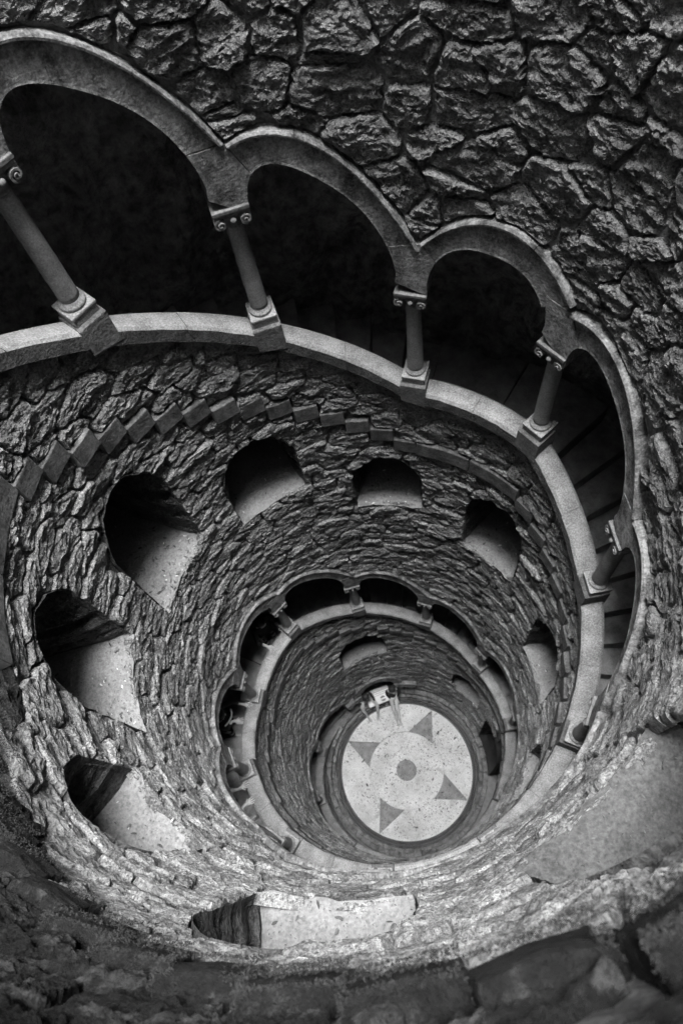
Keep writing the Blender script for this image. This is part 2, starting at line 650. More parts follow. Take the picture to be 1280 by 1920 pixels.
def build_wall(label, group, name, u0, u1, top, bot, wins, stones, rub=M_RUB):
    w = link(name, mortar(name, u0, u1, top, bot, wins, M_MORTUP if rub is M_RUBUP else M_MORT))
    tag(w, label, 'wall', group)
    stones.sort(key=lambda s: -screen_size(s[0], s[1], s[2]))
    restV, restF = [], []
    mosV, mosF = [], []
    for i, (u, z, a, V, F) in enumerate(stones):
        mossy = u < -1.9 and z > zp(u) - 0.63 - 0.05 * max(0, -3 - u) + 0.16 * mnoise.noise(Vector((u * 2.3, z * 5, 1.7)))  # moss, spread wider to darken the near corner of the view
        m = M_RUBMOSS if mossy else rub
        if i < 300:
            o0 = P(u, 0.97, z)
            me = mesh('stone', [P(*v) - o0 for v in V], F, m)
            o = link('stone', me, w)
            o.location = o0
        else:
            rv, rf = (mosV, mosF) if mossy else (restV, restF)
            b = len(rv)
            rv += [P(*v) for v in V]
            rf += [tuple(b + q for q in f) for f in F]
    if mosV:
        tag(link('mossy_small_stones', mesh('mossy_small_stones', mosV, mosF, M_RUBMOSS), w), kind='stuff')
    if restV:
        tag(link('small_stones', mesh('small_stones', restV, restF, rub), w), kind='stuff')
    return w


st_mid = gen_stones(U_LO - 0.25, U_MID, lambda u, z: u > U_LO - .25 and u < U_MID and ok_low(u, z), (-4.6, 2.6), 0.152, 0.083, 11, 1)
st_low = gen_stones(U_MID, U_HI, lambda u, z: u > U_MID and u < 14.9 and ok_low(u, z), (-7.85, -2.1), 0.150, 0.080, 12, 0)
st_up = gen_stones(U_LO, U_MID, lambda u, z: U_LO < u < U_MID and ok_up(u, z), (-1.4, 1.5), 0.134, 0.098, 19, 2)

wall_low = build_wall('lowest ring of rubble wall, round the pale floor, below the smaller inner arcade', 'rubble rings of the well shaft', 'rubble_wall',
                      U_MID, 14.99, wall_top, wall_bottom, WIN, st_low)
wall_mid = build_wall('middle ring of rubble wall with dark openings, under the balustrade of the upper arcade', 'rubble rings of the well shaft', 'rubble_wall',
                      U_LO - 0.25, U_MID, wall_top, wall_bottom, WIN, st_mid)
wall_up = build_wall('rough rubble wall with the coarsest stones, above the arches of the upper arcade', 'rubble rings of the well shaft', 'rubble_wall',
                     U_LO, U_MID, lambda u: RIM, lambda u: zp(u) + arch_ext(u - floor(u)), [], st_up, M_RUBUP)


# ------------------------------------------------------------------ window recesses (parts of the wall), with their worn sills
def recess(w, parent, depth=2.15, sill_mat=M_SILL):
    V, F = [], []
    nt, ns = 24, 20
    pts = []
    for k in range(ns):
        pts.append((w[0], w[2] + (win_top(w, w[0]) - w[2]) * k / ns))
    for k in range(nt + 1):
        u = w[0] + (w[1] - w[0]) * k / nt
        pts.append((u, win_top(w, u)))
    for k in range(ns - 1, -1, -1):
        pts.append((w[1], w[2] + (win_top(w, w[1]) - w[2]) * k / ns))
    uc, zc = (w[0] + w[1]) / 2, (w[2] + w[3]) / 2
    rs = [0.970, 0.985] + [1.0 + 0.045 * k for k in range(12)] + [1.6, 1.8, depth]
    npt = len(pts)
    for r in rs:
        for i, (u, z) in enumerate(pts):
            # layered masonry: ledges that run into the wall, each course standing out by its own amount
            n1 = mnoise.noise(Vector((u * 5 + w[2], z * 17, r * 1.6)))
            n2 = mnoise.noise(Vector((u * 21, z * 40, r * 7.0)))
            g = (0.042 * n1 + 0.016 * n2) * min(1, max(0.15, (r - 0.97) / 0.06))
            du = (u - uc)
            dz = (z - zc)
            L = hypot(du * DU, dz) + 1e-6
            sp = uc + du * (0.97 / r if r > 1.0 else 1.0)      # parallel sides
            V.append(P(sp + g * du / L, r, z + (0 if i in (0, npt - 1) else g * dz / L)))
    for k in range(len(rs) - 1):
        for i in range(npt - 1):
            F.append((k * npt + i, k * npt + i + 1, (k + 1) * npt + i + 1, (k + 1) * npt + i))
    b = (len(rs) - 1) * npt
    F.append(tuple(b + i for i in range(npt)))
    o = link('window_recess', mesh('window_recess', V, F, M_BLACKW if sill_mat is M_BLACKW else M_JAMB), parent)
    # sill: a worn floor with a rounded broken front edge
    V, F = [], []
    nu, nr = 14, 12
    for k in range(nr + 1):
        r = 0.966 + (depth - 0.966) * (k / nr) ** 1.6
        for i in range(nu + 1):
            f = i / nu
            sp = uc + (w[0] + (w[1] - w[0]) * f - uc) * (1.04 if r > 1 else 1.0) * (0.97 / r if r > 1.0 else 1.0)
            rr = r + (0.012 * mnoise.noise(Vector((f * 7 + w[2], 1, 2))) if k == 0 else 0)
            z = w[2] + 0.004 + 0.018 * mnoise.noise(Vector((f * 4 + w[2] * 3, r * 6, 7))) - (0.015 if k == 0 else 0)
            V.append(P(sp, rr, z))
    for k in range(nr):
        for i in range(nu):
            a = k * (nu + 1) + i
            F.append((a, a + 1, a + nu + 2, a + nu + 1))
    link('sill', mesh('sill', V, F, sill_mat, True), o)


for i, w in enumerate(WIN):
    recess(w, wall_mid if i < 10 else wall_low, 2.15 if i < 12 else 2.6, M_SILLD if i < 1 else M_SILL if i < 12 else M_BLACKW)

# ------------------------------------------------------------------ staircase: every step is a slab that runs through the wall
R_IN, R_OUT = 0.953, 1.60


def wedge(a0, a1, r0, r1, z0, z1, n=3, m=M_STEP, bevel=0.008, rough=0.0, end=None):
    bm = bmesh.new()
    rings = []
    prof = [(r0, z0), (r1, z0), (r1, z1), (r0, z1)]
    if end:
        prof.insert(3, (end, z1))
    np_ = len(prof)
    for k in range(n + 1):
        a = a0 + (a1 - a0) * k / n
        rings.append([bm.verts.new((r * cos(a) * S, r * sin(a) * S, z * S)) for r, z in prof])
    for k in range(n):
        for i in range(np_):
            bm.faces.new((rings[k][i], rings[k][(i + 1) % np_], rings[k + 1][(i + 1) % np_], rings[k + 1][i]))
    bm.faces.new(rings[0][::-1])
    bm.faces.new(rings[-1])
    bmesh.ops.recalc_face_normals(bm, faces=bm.faces)
    if bevel:
        eds = [e for e in bm.edges if len(e.link_faces) == 2 and e.calc_face_angle(0) > 0.6]
        bmesh.ops.bevel(bm, geom=eds, offset=bevel * S, segments=2, affect='EDGES', profile=0.6)
    if rough:
        if rough > 0.015:
            bmesh.ops.subdivide_edges(bm, edges=[e for e in bm.edges if e.calc_length() > 0.05 * S], cuts=4, use_grid_fill=True)
        for v in bm.verts:
            v.co += Vector((nz(v.co, 9.0), nz(v.co, 9.0, 3.0), nz(v.co, 9.0, 7.0))) * rough
            v.co += Vector((nz(v.co, 31.0), nz(v.co, 31.0, 3.0), nz(v.co, 31.0, 7.0))) * rough * 0.4
    me = from_bm('step', bm, m)
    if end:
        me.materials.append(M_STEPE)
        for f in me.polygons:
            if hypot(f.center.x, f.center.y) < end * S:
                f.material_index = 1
    return me


stairs = empty('spiral_staircase', (0, 0, ZF * S))
tag(stairs, 'spiral stone staircase winding down behind the arcades, its step ends showing in the wall', 'staircase')
STEP_A = DU / 5
step_meshes = [wedge(-STEP_A + 0.0012, -0.0002, R_IN + e, R_OUT, -0.10, 0.0, 2, M_STEP, 0.004, 0.010, 0.99) for e in (0, 0.006, -0.006, 0.002)]
step_moss = wedge(-STEP_A + 0.0012, -0.0002, R_IN + 0.044, R_OUT, -0.10, 0.0, 2, M_STEPM, 0.008, 0.024)
land_meshes = [wedge(-DU / 2 + 0.003, -0.001, R_IN + 0.002, R_OUT, -0.11, 0.0, 4, M_STEP, 0.006, 0.01, 0.99)]
land_near = wedge(-DU / 2 + 0.003, -0.001, R_IN + 0.044, R_OUT, -0.11, 0.0, 4, M_STEPM, 0.008, 0.024)
rs_ = random.Random(3)
for kk in range(-3, 6):
    ub = 3 + 4 * kk                        # flight from ub to ub+3, then a landing
    for k in range(15):
        u = ub + k / 5
        z = tread_z(u + 0.1)
        if u < -6.1 or u > 22 or z < ZF - 0.01:
            continue
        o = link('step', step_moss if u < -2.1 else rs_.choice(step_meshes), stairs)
        o.location = (0, 0, (z - ZF) * S)
        o.rotation_euler = (0, 0, th(u))
    for k in range(2):
        u = ub + 3 + k / 2
        z = zp(u) + TREAD
        if u < -6.1 or u > 21 or z < ZF:
            continue
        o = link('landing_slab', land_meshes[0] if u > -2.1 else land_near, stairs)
        o.location = (0, 0, (z - ZF) * S)
        o.rotation_euler = (0, 0, th(u))


# ------------------------------------------------------------------ gallery shell: back wall, ceiling, inner side of the parapet
def strip(name, u0, u1, fa, fb, du=0.1, m=M_DARKW, nv=1, rough=0.0):
    V, F = [], []
    n = int((u1 - u0) / du) + 1
    for k in range(n + 1):
        u = u0 + (u1 - u0) * k / n
        a, b = fa(u), fb(u)
        for j in range(nv + 1):
            r = a[0] + (b[0] - a[0]) * j / nv
            z = a[1] + (b[1] - a[1]) * j / nv
            g = rough * fbm(P(u, r, z), 1.6, 4) if rough else 0
            V.append(P(u, r + g, z))
    for k in range(n):
        for j in range(nv):
            a = k * (nv + 1) + j
            F.append((a, a + 1, a + nv + 2, a + nv + 1))
    return mesh(name, V, F, m)


def zfl(u):
    return max(ZF - 0.05, tread_z(u))


gw = link('gallery_wall', strip('gallery_wall', -6.0, 22.3, lambda u: (R_OUT - 0.02, max(zp(u) - 0.75, ZF - 0.05)), lambda u: (R_OUT - 0.02, max(zp(u) + 1.12, ZF + 0.75)), 0.06, M_DARKW, 12, 0.10))
tag(gw, kind='structure')
gc = link('gallery_ceiling', strip('gallery_ceiling', -6.0, 22.3, lambda u: (0.985, max(zp(u) + 0.99, ZF + 0.62)), lambda u: (R_OUT + 0.06, max(zp(u) + 0.99, ZF + 0.62)), 0.06, M_DARKW, 8, 0.0))
tag(gc, kind='structure')

# ------------------------------------------------------------------ parapets
COP = 0.09


def coping_mesh(slope, r0=0.938, r1=1.036, span=0.5):
    V, F = [], []
    n = 7
    prof = [(r0 + 0.012, -COP), (r0, -COP + 0.008), (r0 + 0.001, -0.016), (r0 + 0.012, -0.003), (r0 + 0.03, 0.0), (r1 - 0.012, -0.002), (r1, -0.014), (r1, -COP)]
    m = len(prof)
    for k in range(n + 1):
        f = k / n
        u = f * span
        uu = 0.0020 + (span - 0.0030) * f
        a = -uu * DU
        for i, (r, z) in enumerate(prof):
            q = Vector((r * cos(a) * S, r * sin(a) * S, (z - slope * u) * S))
            if i < 4:
                q += Vector((cos(a), sin(a), 0)) * (0.010 * nz(q, 11.0) + 0.006 * nz(q, 31.0))
            V.append(q)
    for k in range(n):
        for i in range(m):
            j = (i + 1) % m
            F.append((k * m + i, k * m + j, (k + 1) * m + j, (k + 1) * m + i))
    F.append(tuple(range(m))[::-1])
    F.append(tuple(n * m + i for i in range(m)))
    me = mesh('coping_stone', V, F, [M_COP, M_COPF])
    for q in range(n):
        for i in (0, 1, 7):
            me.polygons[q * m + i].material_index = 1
    return me


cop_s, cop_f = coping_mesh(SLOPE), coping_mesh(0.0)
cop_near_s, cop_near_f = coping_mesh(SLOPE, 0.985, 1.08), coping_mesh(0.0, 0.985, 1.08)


def parapet(u0, u1, label):
    par = link('parapet', strip('parapet', u0, u1, lambda u: (1.02, max(zp(u) - 0.02, ZF + 0.04)), lambda u: (1.02, max(zp(u) - 0.80, ZF - 0.05)), 0.1, M_COPR, 3))
    tag(par, label, 'parapet', 'parapets of the spiral gallery')
    k = u0
    while k < u1 - 1e-6:
        near = k < -2.9
        fl = landing(k + 0.25)
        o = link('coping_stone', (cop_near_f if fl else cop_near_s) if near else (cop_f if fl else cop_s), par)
        o.location = (0, 0, zp(k) * S)
        o.rotation_euler = (0, 0, th(k))
        k += 0.5
    return par


parapet(-6.0, 6.0, 'upper curving granite parapet that carries the large columns')
parapet(6.0, 22.0, 'lower granite parapet ring that carries the small inner columns')


# ------------------------------------------------------------------ arcade: one arch between each two columns
def arch_int(t):
    x = abs((t - 0.51) / 0.405)
    return 0.60 + 0.265 * max(0.0, 1 - x ** 2.6) ** 0.4545


TJ0, TJ1 = 0.165, 0.868                    # where the inner curve leaves the springers


def arch_curves(s):                        # s 0..1 -> (intrados t, z), (extrados t, z)
    ti = TJ0 + (TJ1 - TJ0) * s
    te = 0.0705 + 0.999 * s
    return (ti, arch_int(ti)), (te, arch_ext(te))


def springer(slope):
    pts = [(-0.098, 0.598)] + [(t - 1, arch_int(t)) for t in (0.912, 0.905, 0.893, 0.880)] + [(TJ1 - 1, arch_int(TJ1) - 0.001), (0.069, arch_ext(0.071) - 0.003), (TJ0 - 0.002, arch_int(TJ0) - 0.001)] \
        + [(t, arch_int(t)) for t in (0.150, 0.135, 0.122, 0.112, 0.108)] + [(0.108, 0.598)]
    n = len(pts)
    V = []
    for r in (0.957, 0.960, 1.064):
        for t, z in pts:
            k = 1.0
            a_ = -t * k * DU
            zz = z - (slope if t > 0 else SLOPE) * t
            V.append((r * cos(a_) * S, r * sin(a_) * S, zz * S))
    F = [tuple(range(n)), tuple(range(2 * n, 3 * n))[::-1]]
    for j in range(2):
        for i in range(n):
            F.append((j * n + i, j * n + n + i, j * n + n + (i + 1) % n, j * n + (i + 1) % n))
    me = mesh('springer', V, F, M_ARCH)
    bm = bmesh.new()
    bm.from_mesh(me)
    bmesh.ops.recalc_face_normals(bm, faces=bm.faces)
    bm.to_mesh(me)
    bm.free()
    return me


def arch_piece(s0, s1, slope, seed):
    bm = bmesh.new()
    n = max(3, int((s1 - s0) * 30))
    r_f, r_b = 0.948, 1.065
    rows = []
    for k in range(n + 1):
        s = s0 + (s1 - s0) * k / n
        i, e = arch_curves(s)
        q = []
        for (t, z), r in ((i, r_f + 0.008), (i, r_b), (e, r_b), (e, r_f + 0.006)):
            a = -t * DU
            q.append(bm.verts.new((r * cos(a) * S, r * sin(a) * S, (z - slope * t) * S)))
        # face profile: chamfer below, plain face, lip at the outer edge
        for f, r in ((0.94, r_f), (0.88, r_f + 0.0005), (0.84, r_f + 0.012), (0.07, r_f + 0.010)):
            t = i[0] + (e[0] - i[0]) * f
            z = i[1] + (e[1] - i[1]) * f
            a = -t * DU
            q.append(bm.verts.new((r * cos(a) * S, r * sin(a) * S, (z - slope * t) * S)))
        rows.append(q)
    m = len(rows[0])
    for k in range(n):
        for i in range(m):
            bm.faces.new((rows[k][i], rows[k][(i + 1) % m], rows[k + 1][(i + 1) % m], rows[k + 1][i]))
    bm.faces.new(rows[0][::-1])
    bm.faces.new(rows[-1])
    bmesh.ops.recalc_face_normals(bm, faces=bm.faces)
    return from_bm('voussoir', bm, M_ARCH)


SPL = ((0.003, 0.36), (0.3625, 0.70), (0.7025, 0.997))
arch_sets = {sl: [('springer', springer(sl))] + [('voussoir', arch_piece(a, b, sl, j)) for j, (a, b) in enumerate(SPL)] for sl in (SLOPE, 0.0)}
ORD = ['first', 'second', 'third', 'fourth', 'fifth', 'sixth', 'seventh', 'eighth', 'ninth', 'tenth']

UP_COL = {0: 'leftmost column of the upper arcade, its capital lost in the darkest corner',
          1: 'second column from the left of the upper arcade, leaning left on the rising parapet',
          2: 'upright column at the middle of the upper arcade, nearest below the big rubble stones',
          3: 'fourth column from the left of the upper arcade, at the foot of the level parapet',
          4: 'short looking column of the upper arcade beside the visible stair treads',
          5: 'lowest column of the upper arcade, seen from above beside the near wall at right'}
LO_COL = {8: 'lowest near column of the inner arcade, seen end on at its bottom left',
          9: 'column of the inner arcade below the one with the bead strap, on its left curve',
          10: 'column of the inner arcade between the two leaning people',
          11: 'column of the inner arcade gripped by a hand, at its upper left',
          12: 'column at the top of the inner arcade, above the small window',
          13: 'column of the inner arcade just right of its topmost arch',
          14: 'column at the upper right of the inner arcade beside dim steps',
          15: 'column at the right end of the inner arcade, above the tunnel opening',
          20: 'lower of the two tiny columns left of the pale floor',
          21: 'upper of the two tiny columns left of the pale floor'}
UP_ARCH = {0: 'largest and darkest arch of the upper arcade, left of the leaning column',
           1: 'second arch of the upper arcade, between the leaning column and the upright one',
           2: 'third arch of the upper arcade, pale and round, over the level landing',
           3: 'fourth arch of the upper arcade, curving down over the stair treads',
           4: 'last arch of the upper arcade, seen edge on against the right wall'}
LO_ARCH = {8: 'lowest arch of the inner arcade at left, over a person in dark clothes',
           9: 'arch of the inner arcade framing the person with a bead strap',
           10: 'arch of the inner arcade over the person whose hand rests on the parapet',
           11: 'left one of the two topmost arches of the inner arcade',
           12: 'right one of the two topmost arches of the inner arcade',
           13: 'arch of the inner arcade right of its top, over dim stairs',
           14: 'thin arch on the right curve of the inner arcade',
           15: 'last arch of the inner arcade at right, hidden mostly by its wall',
           19: 'lowest of the thin arches left of the pale floor',
           20: 'middle one of the thin arches left of the pale floor',
           21: 'thin arch left of the pale floor that ends at the doorway'}


def make_arch(i, label, group):
    a = empty('stone_arch', (0, 0, zp(i) * S), th(i))
    tag(a, label, 'arch', group)
    for nm, me in arch_sets[0.0 if landing(i + 0.5) else SLOPE]:
        link(nm, me, a)
    return a


for i, lb in UP_ARCH.items():
    make_arch(i, lb, 'arches of the upper arcade')
for i, lb in LO_ARCH.items():
    make_arch(i, lb, 'arches of the inner arcade' if i < 18 else 'arches of the lowest arcade')
for i in (-2, -1, 5, 6, 7, 16, 17, 18):
    make_arch(i, {5: 'arch of the upper arcade past its lowest column at right, hidden by the near wall'}.get(i, 'arch of the spiral arcade where near masonry covers it'), 'covered arches of the spiral arcade')


# ------------------------------------------------------------------ columns
def lathe(prof, n=24):
    V, F = [], []
    for r, z in prof:
        for k in range(n):
            a = 2 * pi * k / n
            V.append((r * cos(a) * S, r * sin(a) * S, z * S))
    for j in range(len(prof) - 1):
        for k in range(n):
            F.append((j * n + k, j * n + (k + 1) % n, (j + 1) * n + (k + 1) % n, (j + 1) * n + k))
    F.append(tuple(range(n))[::-1])
    F.append(tuple((len(prof) - 1) * n + k for k in range(n)))
    return V, F


def box_bm(bm, x0, x1, y0, y1, z0, z1, bev=0.004, rough=0.0, sub=0):
    r = bmesh.ops.create_cube(bm, size=1)
    vs_ = r['verts']
    bmesh.ops.scale(bm, vec=((x1 - x0) * S, (y1 - y0) * S, (z1 - z0) * S), verts=vs_)
    bmesh.ops.translate(bm, vec=((x0 + x1) / 2 * S, (y0 + y1) / 2 * S, (z0 + z1) / 2 * S), verts=vs_)
    eds = list({e for v in vs_ for e in v.link_edges})
    if bev:
        r = bmesh.ops.bevel(bm, geom=eds, offset=bev * S, segments=2, affect='EDGES', profile=0.6)
    return vs_


def column_proto():
    c = empty('stone_column')
    # local x points outwards from the well's axis, origin on the parapet line
    LIFT = 0.016
    bm = bmesh.new()
    box_bm(bm, -0.0645, 0.044, -0.055, 0.055, -0.084, 0.030 + LIFT, 0.004)
    bmesh.ops.subdivide_edges(bm, edges=[e for e in bm.edges if e.calc_length() > 0.06 * S], cuts=6, use_grid_fill=True)
    for v in bm.verts:
        if v.co.z < 0.0:                   # its foot follows the slope of the coping
            v.co.z += 0.30 * v.co.y * (-v.co.z / (0.088 * S))
        if v.co.x < -0.066 * S and v.co.z < 0.045 * S:
            v.co.x += 0.006 * nz(v.co, 24.0)
    link('pedestal_block', from_bm('pedestal_block', bm, M_COPR), c)
    bm = bmesh.new()
    box_bm(bm, -0.046, 0.046, -0.046, 0.046, 0.030 + LIFT, 0.060 + LIFT, 0.002)
    box_bm(bm, -0.050, 0.050, -0.050, 0.050, 0.0605 + LIFT, 0.074 + LIFT, 0.004)
    link('plinth', from_bm('plinth', bm, M_COP), c)
    prof = [(r_, z_ + LIFT) for r_, z_ in ((0.030, 0.074), (0.0415, 0.076), (0.0435, 0.083), (0.0415, 0.090), (0.036, 0.093), (0.0345, 0.099), (0.0335, 0.102))]
    V, F = lathe(prof, 28)
    link('base_ring', mesh('base_ring', V, F, M_COP, True), c)
    prof = [(0.0335, 0.101 + LIFT), (0.0325, 0.12 + LIFT), (0.0322, 0.25), (0.0305, 0.38), (0.0285, 0.495), (0.0285, 0.51)]
    V, F = lathe(prof, 24)
    link('shaft', mesh('shaft', V, F, M_COL, True), c)
    prof = [(0.0285, 0.505), (0.033, 0.508), (0.033, 0.513), (0.0295, 0.516), (0.0295, 0.532), (0.036, 0.545), (0.045, 0.556), (0.048, 0.568)]
    V, F = lathe(prof, 24)
    cap = link('capital', mesh('capital', V, F, M_CAP, True), c)
    bm = bmesh.new()
    box_bm(bm, -0.048, 0.056, -0.055, 0.055, 0.568, 0.582, 0.002)
    box_bm(bm, -0.054, 0.062, -0.060, 0.060, 0.5825, 0.5975, 0.003)
    link('abacus', from_bm('abacus', bm, M_CAP), cap)
    for sgn in (-1, 1):                    # volutes: scrolls whose spiral faces the well
        bm = bmesh.new()
        n, turns = 40, 1.7
        rows = []
        for k in range(n + 1):
            t = k / n
            a = sgn * (pi * 0.5 - 2 * pi * turns * t)
            r = 0.0185 * (1 - t) + 0.004
            w_ = 0.0068 * (1 - 0.45 * t)
            y = sgn * 0.042 + r * cos(a) * 1.0
            z = 0.5475 + r * sin(a)
            yi, zi = sgn * 0.042 + (r - w_) * cos(a), 0.5475 + (r - w_) * sin(a)
            d = -0.053 - 0.006 * t
            rows.append([bm.verts.new((q[0] * S, q[1] * S, q[2] * S)) for q in ((d, y, z), (0.055, y, z), (0.055, yi, zi), (d, yi, zi))])
        for k in range(n):
            for i in range(4):
                bm.faces.new((rows[k][i], rows[k][(i + 1) % 4], rows[k + 1][(i + 1) % 4], rows[k + 1][i]))
        bm.faces.new(rows[0][::-1])
        bm.faces.new(rows[-1])
        bmesh.ops.recalc_face_normals(bm, faces=bm.faces)
        link('volute', from_bm('volute', bm, M_CAP), cap)
    bm = bmesh.new()
    bmesh.ops.create_icosphere(bm, subdivisions=2, radius=0.0105 * S)
    bmesh.ops.translate(bm, vec=(-0.050 * S, 0, 0.553 * S), verts=bm.verts)
    link('rosette', from_bm('rosette', bm, M_CAP, True), cap)
    return c


proto = column_proto()
first = True
todo = [(i, lb, 'columns of the upper arcade') for i, lb in UP_COL.items()] + \
       [(i, lb, 'columns of the inner arcade' if i < 18 else 'columns of the lowest arcade') for i, lb in LO_COL.items()] + \
       [(i, 'column of the spiral arcade where near masonry covers it', 'covered columns of the spiral arcade') for i in (-2, -1, 6, 7, 16, 17, 18, 19)]
for i, lb, g in todo:
    o = proto if first else copy_tree(proto)
    first = False
    tag(o, lb, 'column', g)
    o.location = P(i, 1.0, zp(i))
    o.rotation_euler = (0, 0, th(i))

# ------------------------------------------------------------------ the bottom: floor, drain, kerb
def ring_mesh(name, r0, r1, z0, z1, a0, a1, n, m, bevel=0.004):
    return wedge(a0, a1, r0, r1, z0, z1, n, m, bevel)


def disc(r, z, n=96):
    V = [(r * cos(2 * pi * k / n) * S, r * sin(2 * pi * k / n) * S, z * S) for k in range(n)]
    return V, [tuple(range(n))]


V, F = disc(1.3, ZF - 0.05)
floor_o = link('floor', mesh('floor', V, F, M_JOINT))
tag(floor_o, kind='structure')
ROT = rad(50.9)


def flat(name, pts, z0, z1, m, parent):    # an upright prism on a flat outline
    n = len(pts)
    V = [(x * S, y * S, z0 * S) for x, y in pts] + [(x * S, y * S, z1 * S) for x, y in pts]
    F = [tuple(range(n))[::-1], tuple(range(n, 2 * n))] + [(i, (i + 1) % n, n + (i + 1) % n, n + i) for i in range(n)]
    return link(name, mesh(name, V, F, m), parent)


def pol(r, a):
    return (r * cos(a), r * sin(a))


g = 0.0008
for q in range(4):
    c = ROT + q * pi / 2
    # dark triangle with a hollowed inner side
    arc = [pol(0.447, c + rad(-21 + 42 * k / 10)) for k in range(11)]
    flat('inlay_triangle', [pol(0.765, c)] + arc[::-1], ZF - 0.03, ZF, M_INLAY, floor_o)
    # pale slabs between two triangles
    A = pol(0.765, c)
    nxt = c + pi / 2
    inner = [pol(0.447, c + rad(21 + 48 * k / 10)) for k in range(11)]
    outer = [pol(0.784, c + rad(90) * k / 20) for k in range(21)]
    mid_i, mid_o = pol(0.447, c + pi / 4), pol(0.784, c + pi / 4)
    h1 = [pol(0.781, c + g)] + outer[1:10] + [pol(0.784, c + pi / 4 - g)] + [pol(0.447 + g, c + pi / 4 - g * 1.6)] + [pol(0.447 + g, c + rad(21 + 24 * k / 6)) for k in range(5, -1, -1)]
    h2 = [pol(0.784, c + pi / 4 + g)] + outer[11:20] + [pol(0.781, nxt - g)] + [pol(0.447 + g, nxt - rad(21) - rad(24) * k / 6) for k in range(0, 6)] + [pol(0.447 + g, c + pi / 4 + g * 1.6)]
    for hh in (h1, h2):
        flat('floor_slab', hh, ZF - 0.03, ZF - 0.0005 - 0.0008 * random.random(), M_FLOOR, floor_o)
    qd = [pol(0.445, c + g * 1.5 + (pi / 2 - g * 3) * k / 14) for k in range(15)] + [pol(0.122, c + g * 6 + (pi / 2 - g * 12) * k / 8) for k in range(8, -1, -1)]
    flat('floor_slab', qd, ZF - 0.03, ZF - 0.0008 * random.random(), M_FLOOR, floor_o)
V, F = disc(0.119, ZF + 0.0005, 48)
flat('inlay_disc', [(v[0] / S, v[1] / S) for v in V], ZF - 0.03, ZF + 0.0002, M_INLAY, floor_o)

# border ring, drain and kerb
brd = empty('drain_ring', (0, 0, ZF * S))
tag(brd, 'dark wet drain channel and stone kerb round the pale floor', 'drain')
nb = 26
bm_ = ring_mesh('border_stone', 0.7855, 0.802, -0.04, 0.004, 0.004, 2 * pi / nb - 0.002, 5, M_KERB)
lm = ring_mesh('drain_glint_ring', 0.826, 0.832, -0.05, -0.030, 0.003, 2 * pi / nb - 0.003, 5, M_KERB, 0.003)  # thin ring shaped in place of a bright glint along the water
for k in range(nb):
    a = 2 * pi * k / nb
    for nm, me in (('border_stone', bm_), ('drain_glint_ring', lm)):
        o = link(nm, me, brd)
        o.rotation_euler = (0, 0, a)
for ra, rb, h, cnt in ((0.862, 0.900, 0.030, 67), (0.902, 0.958, 0.075, 43)):
    cuts_ = sorted((k + rs_.uniform(-.3, .3)) * 2 * pi / cnt for k in range(cnt))
    for k in range(cnt):
        a0, a1 = cuts_[k], cuts_[k + 1] if k + 1 < cnt else cuts_[0] + 2 * pi
        if ra > 0.88 and rad(82) < (a0 + a1) / 2 < rad(118):
            continue
        me = wedge(a0 + 0.003, a1 - 0.003, ra + rs_.uniform(-.004, .006), rb, -0.05, h + rs_.uniform(-.014, .016), 3, M_KERBR, 0.007, 0.016)
        link('kerb_stone', me, brd)
V, F = [], []
for k in range(129):
    a = 2 * pi * k / 128
    for r in (0.79, 0.83, 0.86):
        V.append((r * cos(a) * S, r * sin(a) * S, (ZF - 0.045) * S))
for k in range(128):
    for j in range(2):
        F.append((k * 3 + j, k * 3 + j + 1, k * 3 + j + 4, k * 3 + j + 3))
tag(link('water', mesh('water', V, F, M_WATER)), kind='structure')

# ------------------------------------------------------------------ bottom doorway with twin columns
dw = empty('stone_doorway', P(22.85, 0.97, ZF), th(22.85))
tag(dw, 'arched doorway on twin columns at the bottom, behind the two seated people', 'doorway')
inv = dw.matrix_basis.inverted()


def dpart(name, V, F, m):
    return link(name, mesh(name, [inv @ Vector(v) for v in V], F, m), dw)


def door_ring(k):
    a, b = 22.44, 23.26
    x = -1 + 2 * k
    uc = (a + b) / 2
    hi = (b - a) / 2
    i = (uc + hi * x, ZF + 0.46 + 0.34 * sqrt(max(0, 1 - x * x)))
    e = (uc + (hi + 0.16) * x, ZF + 0.52 + 0.40 * sqrt(max(0, 1 - x * x)))
    return i, e


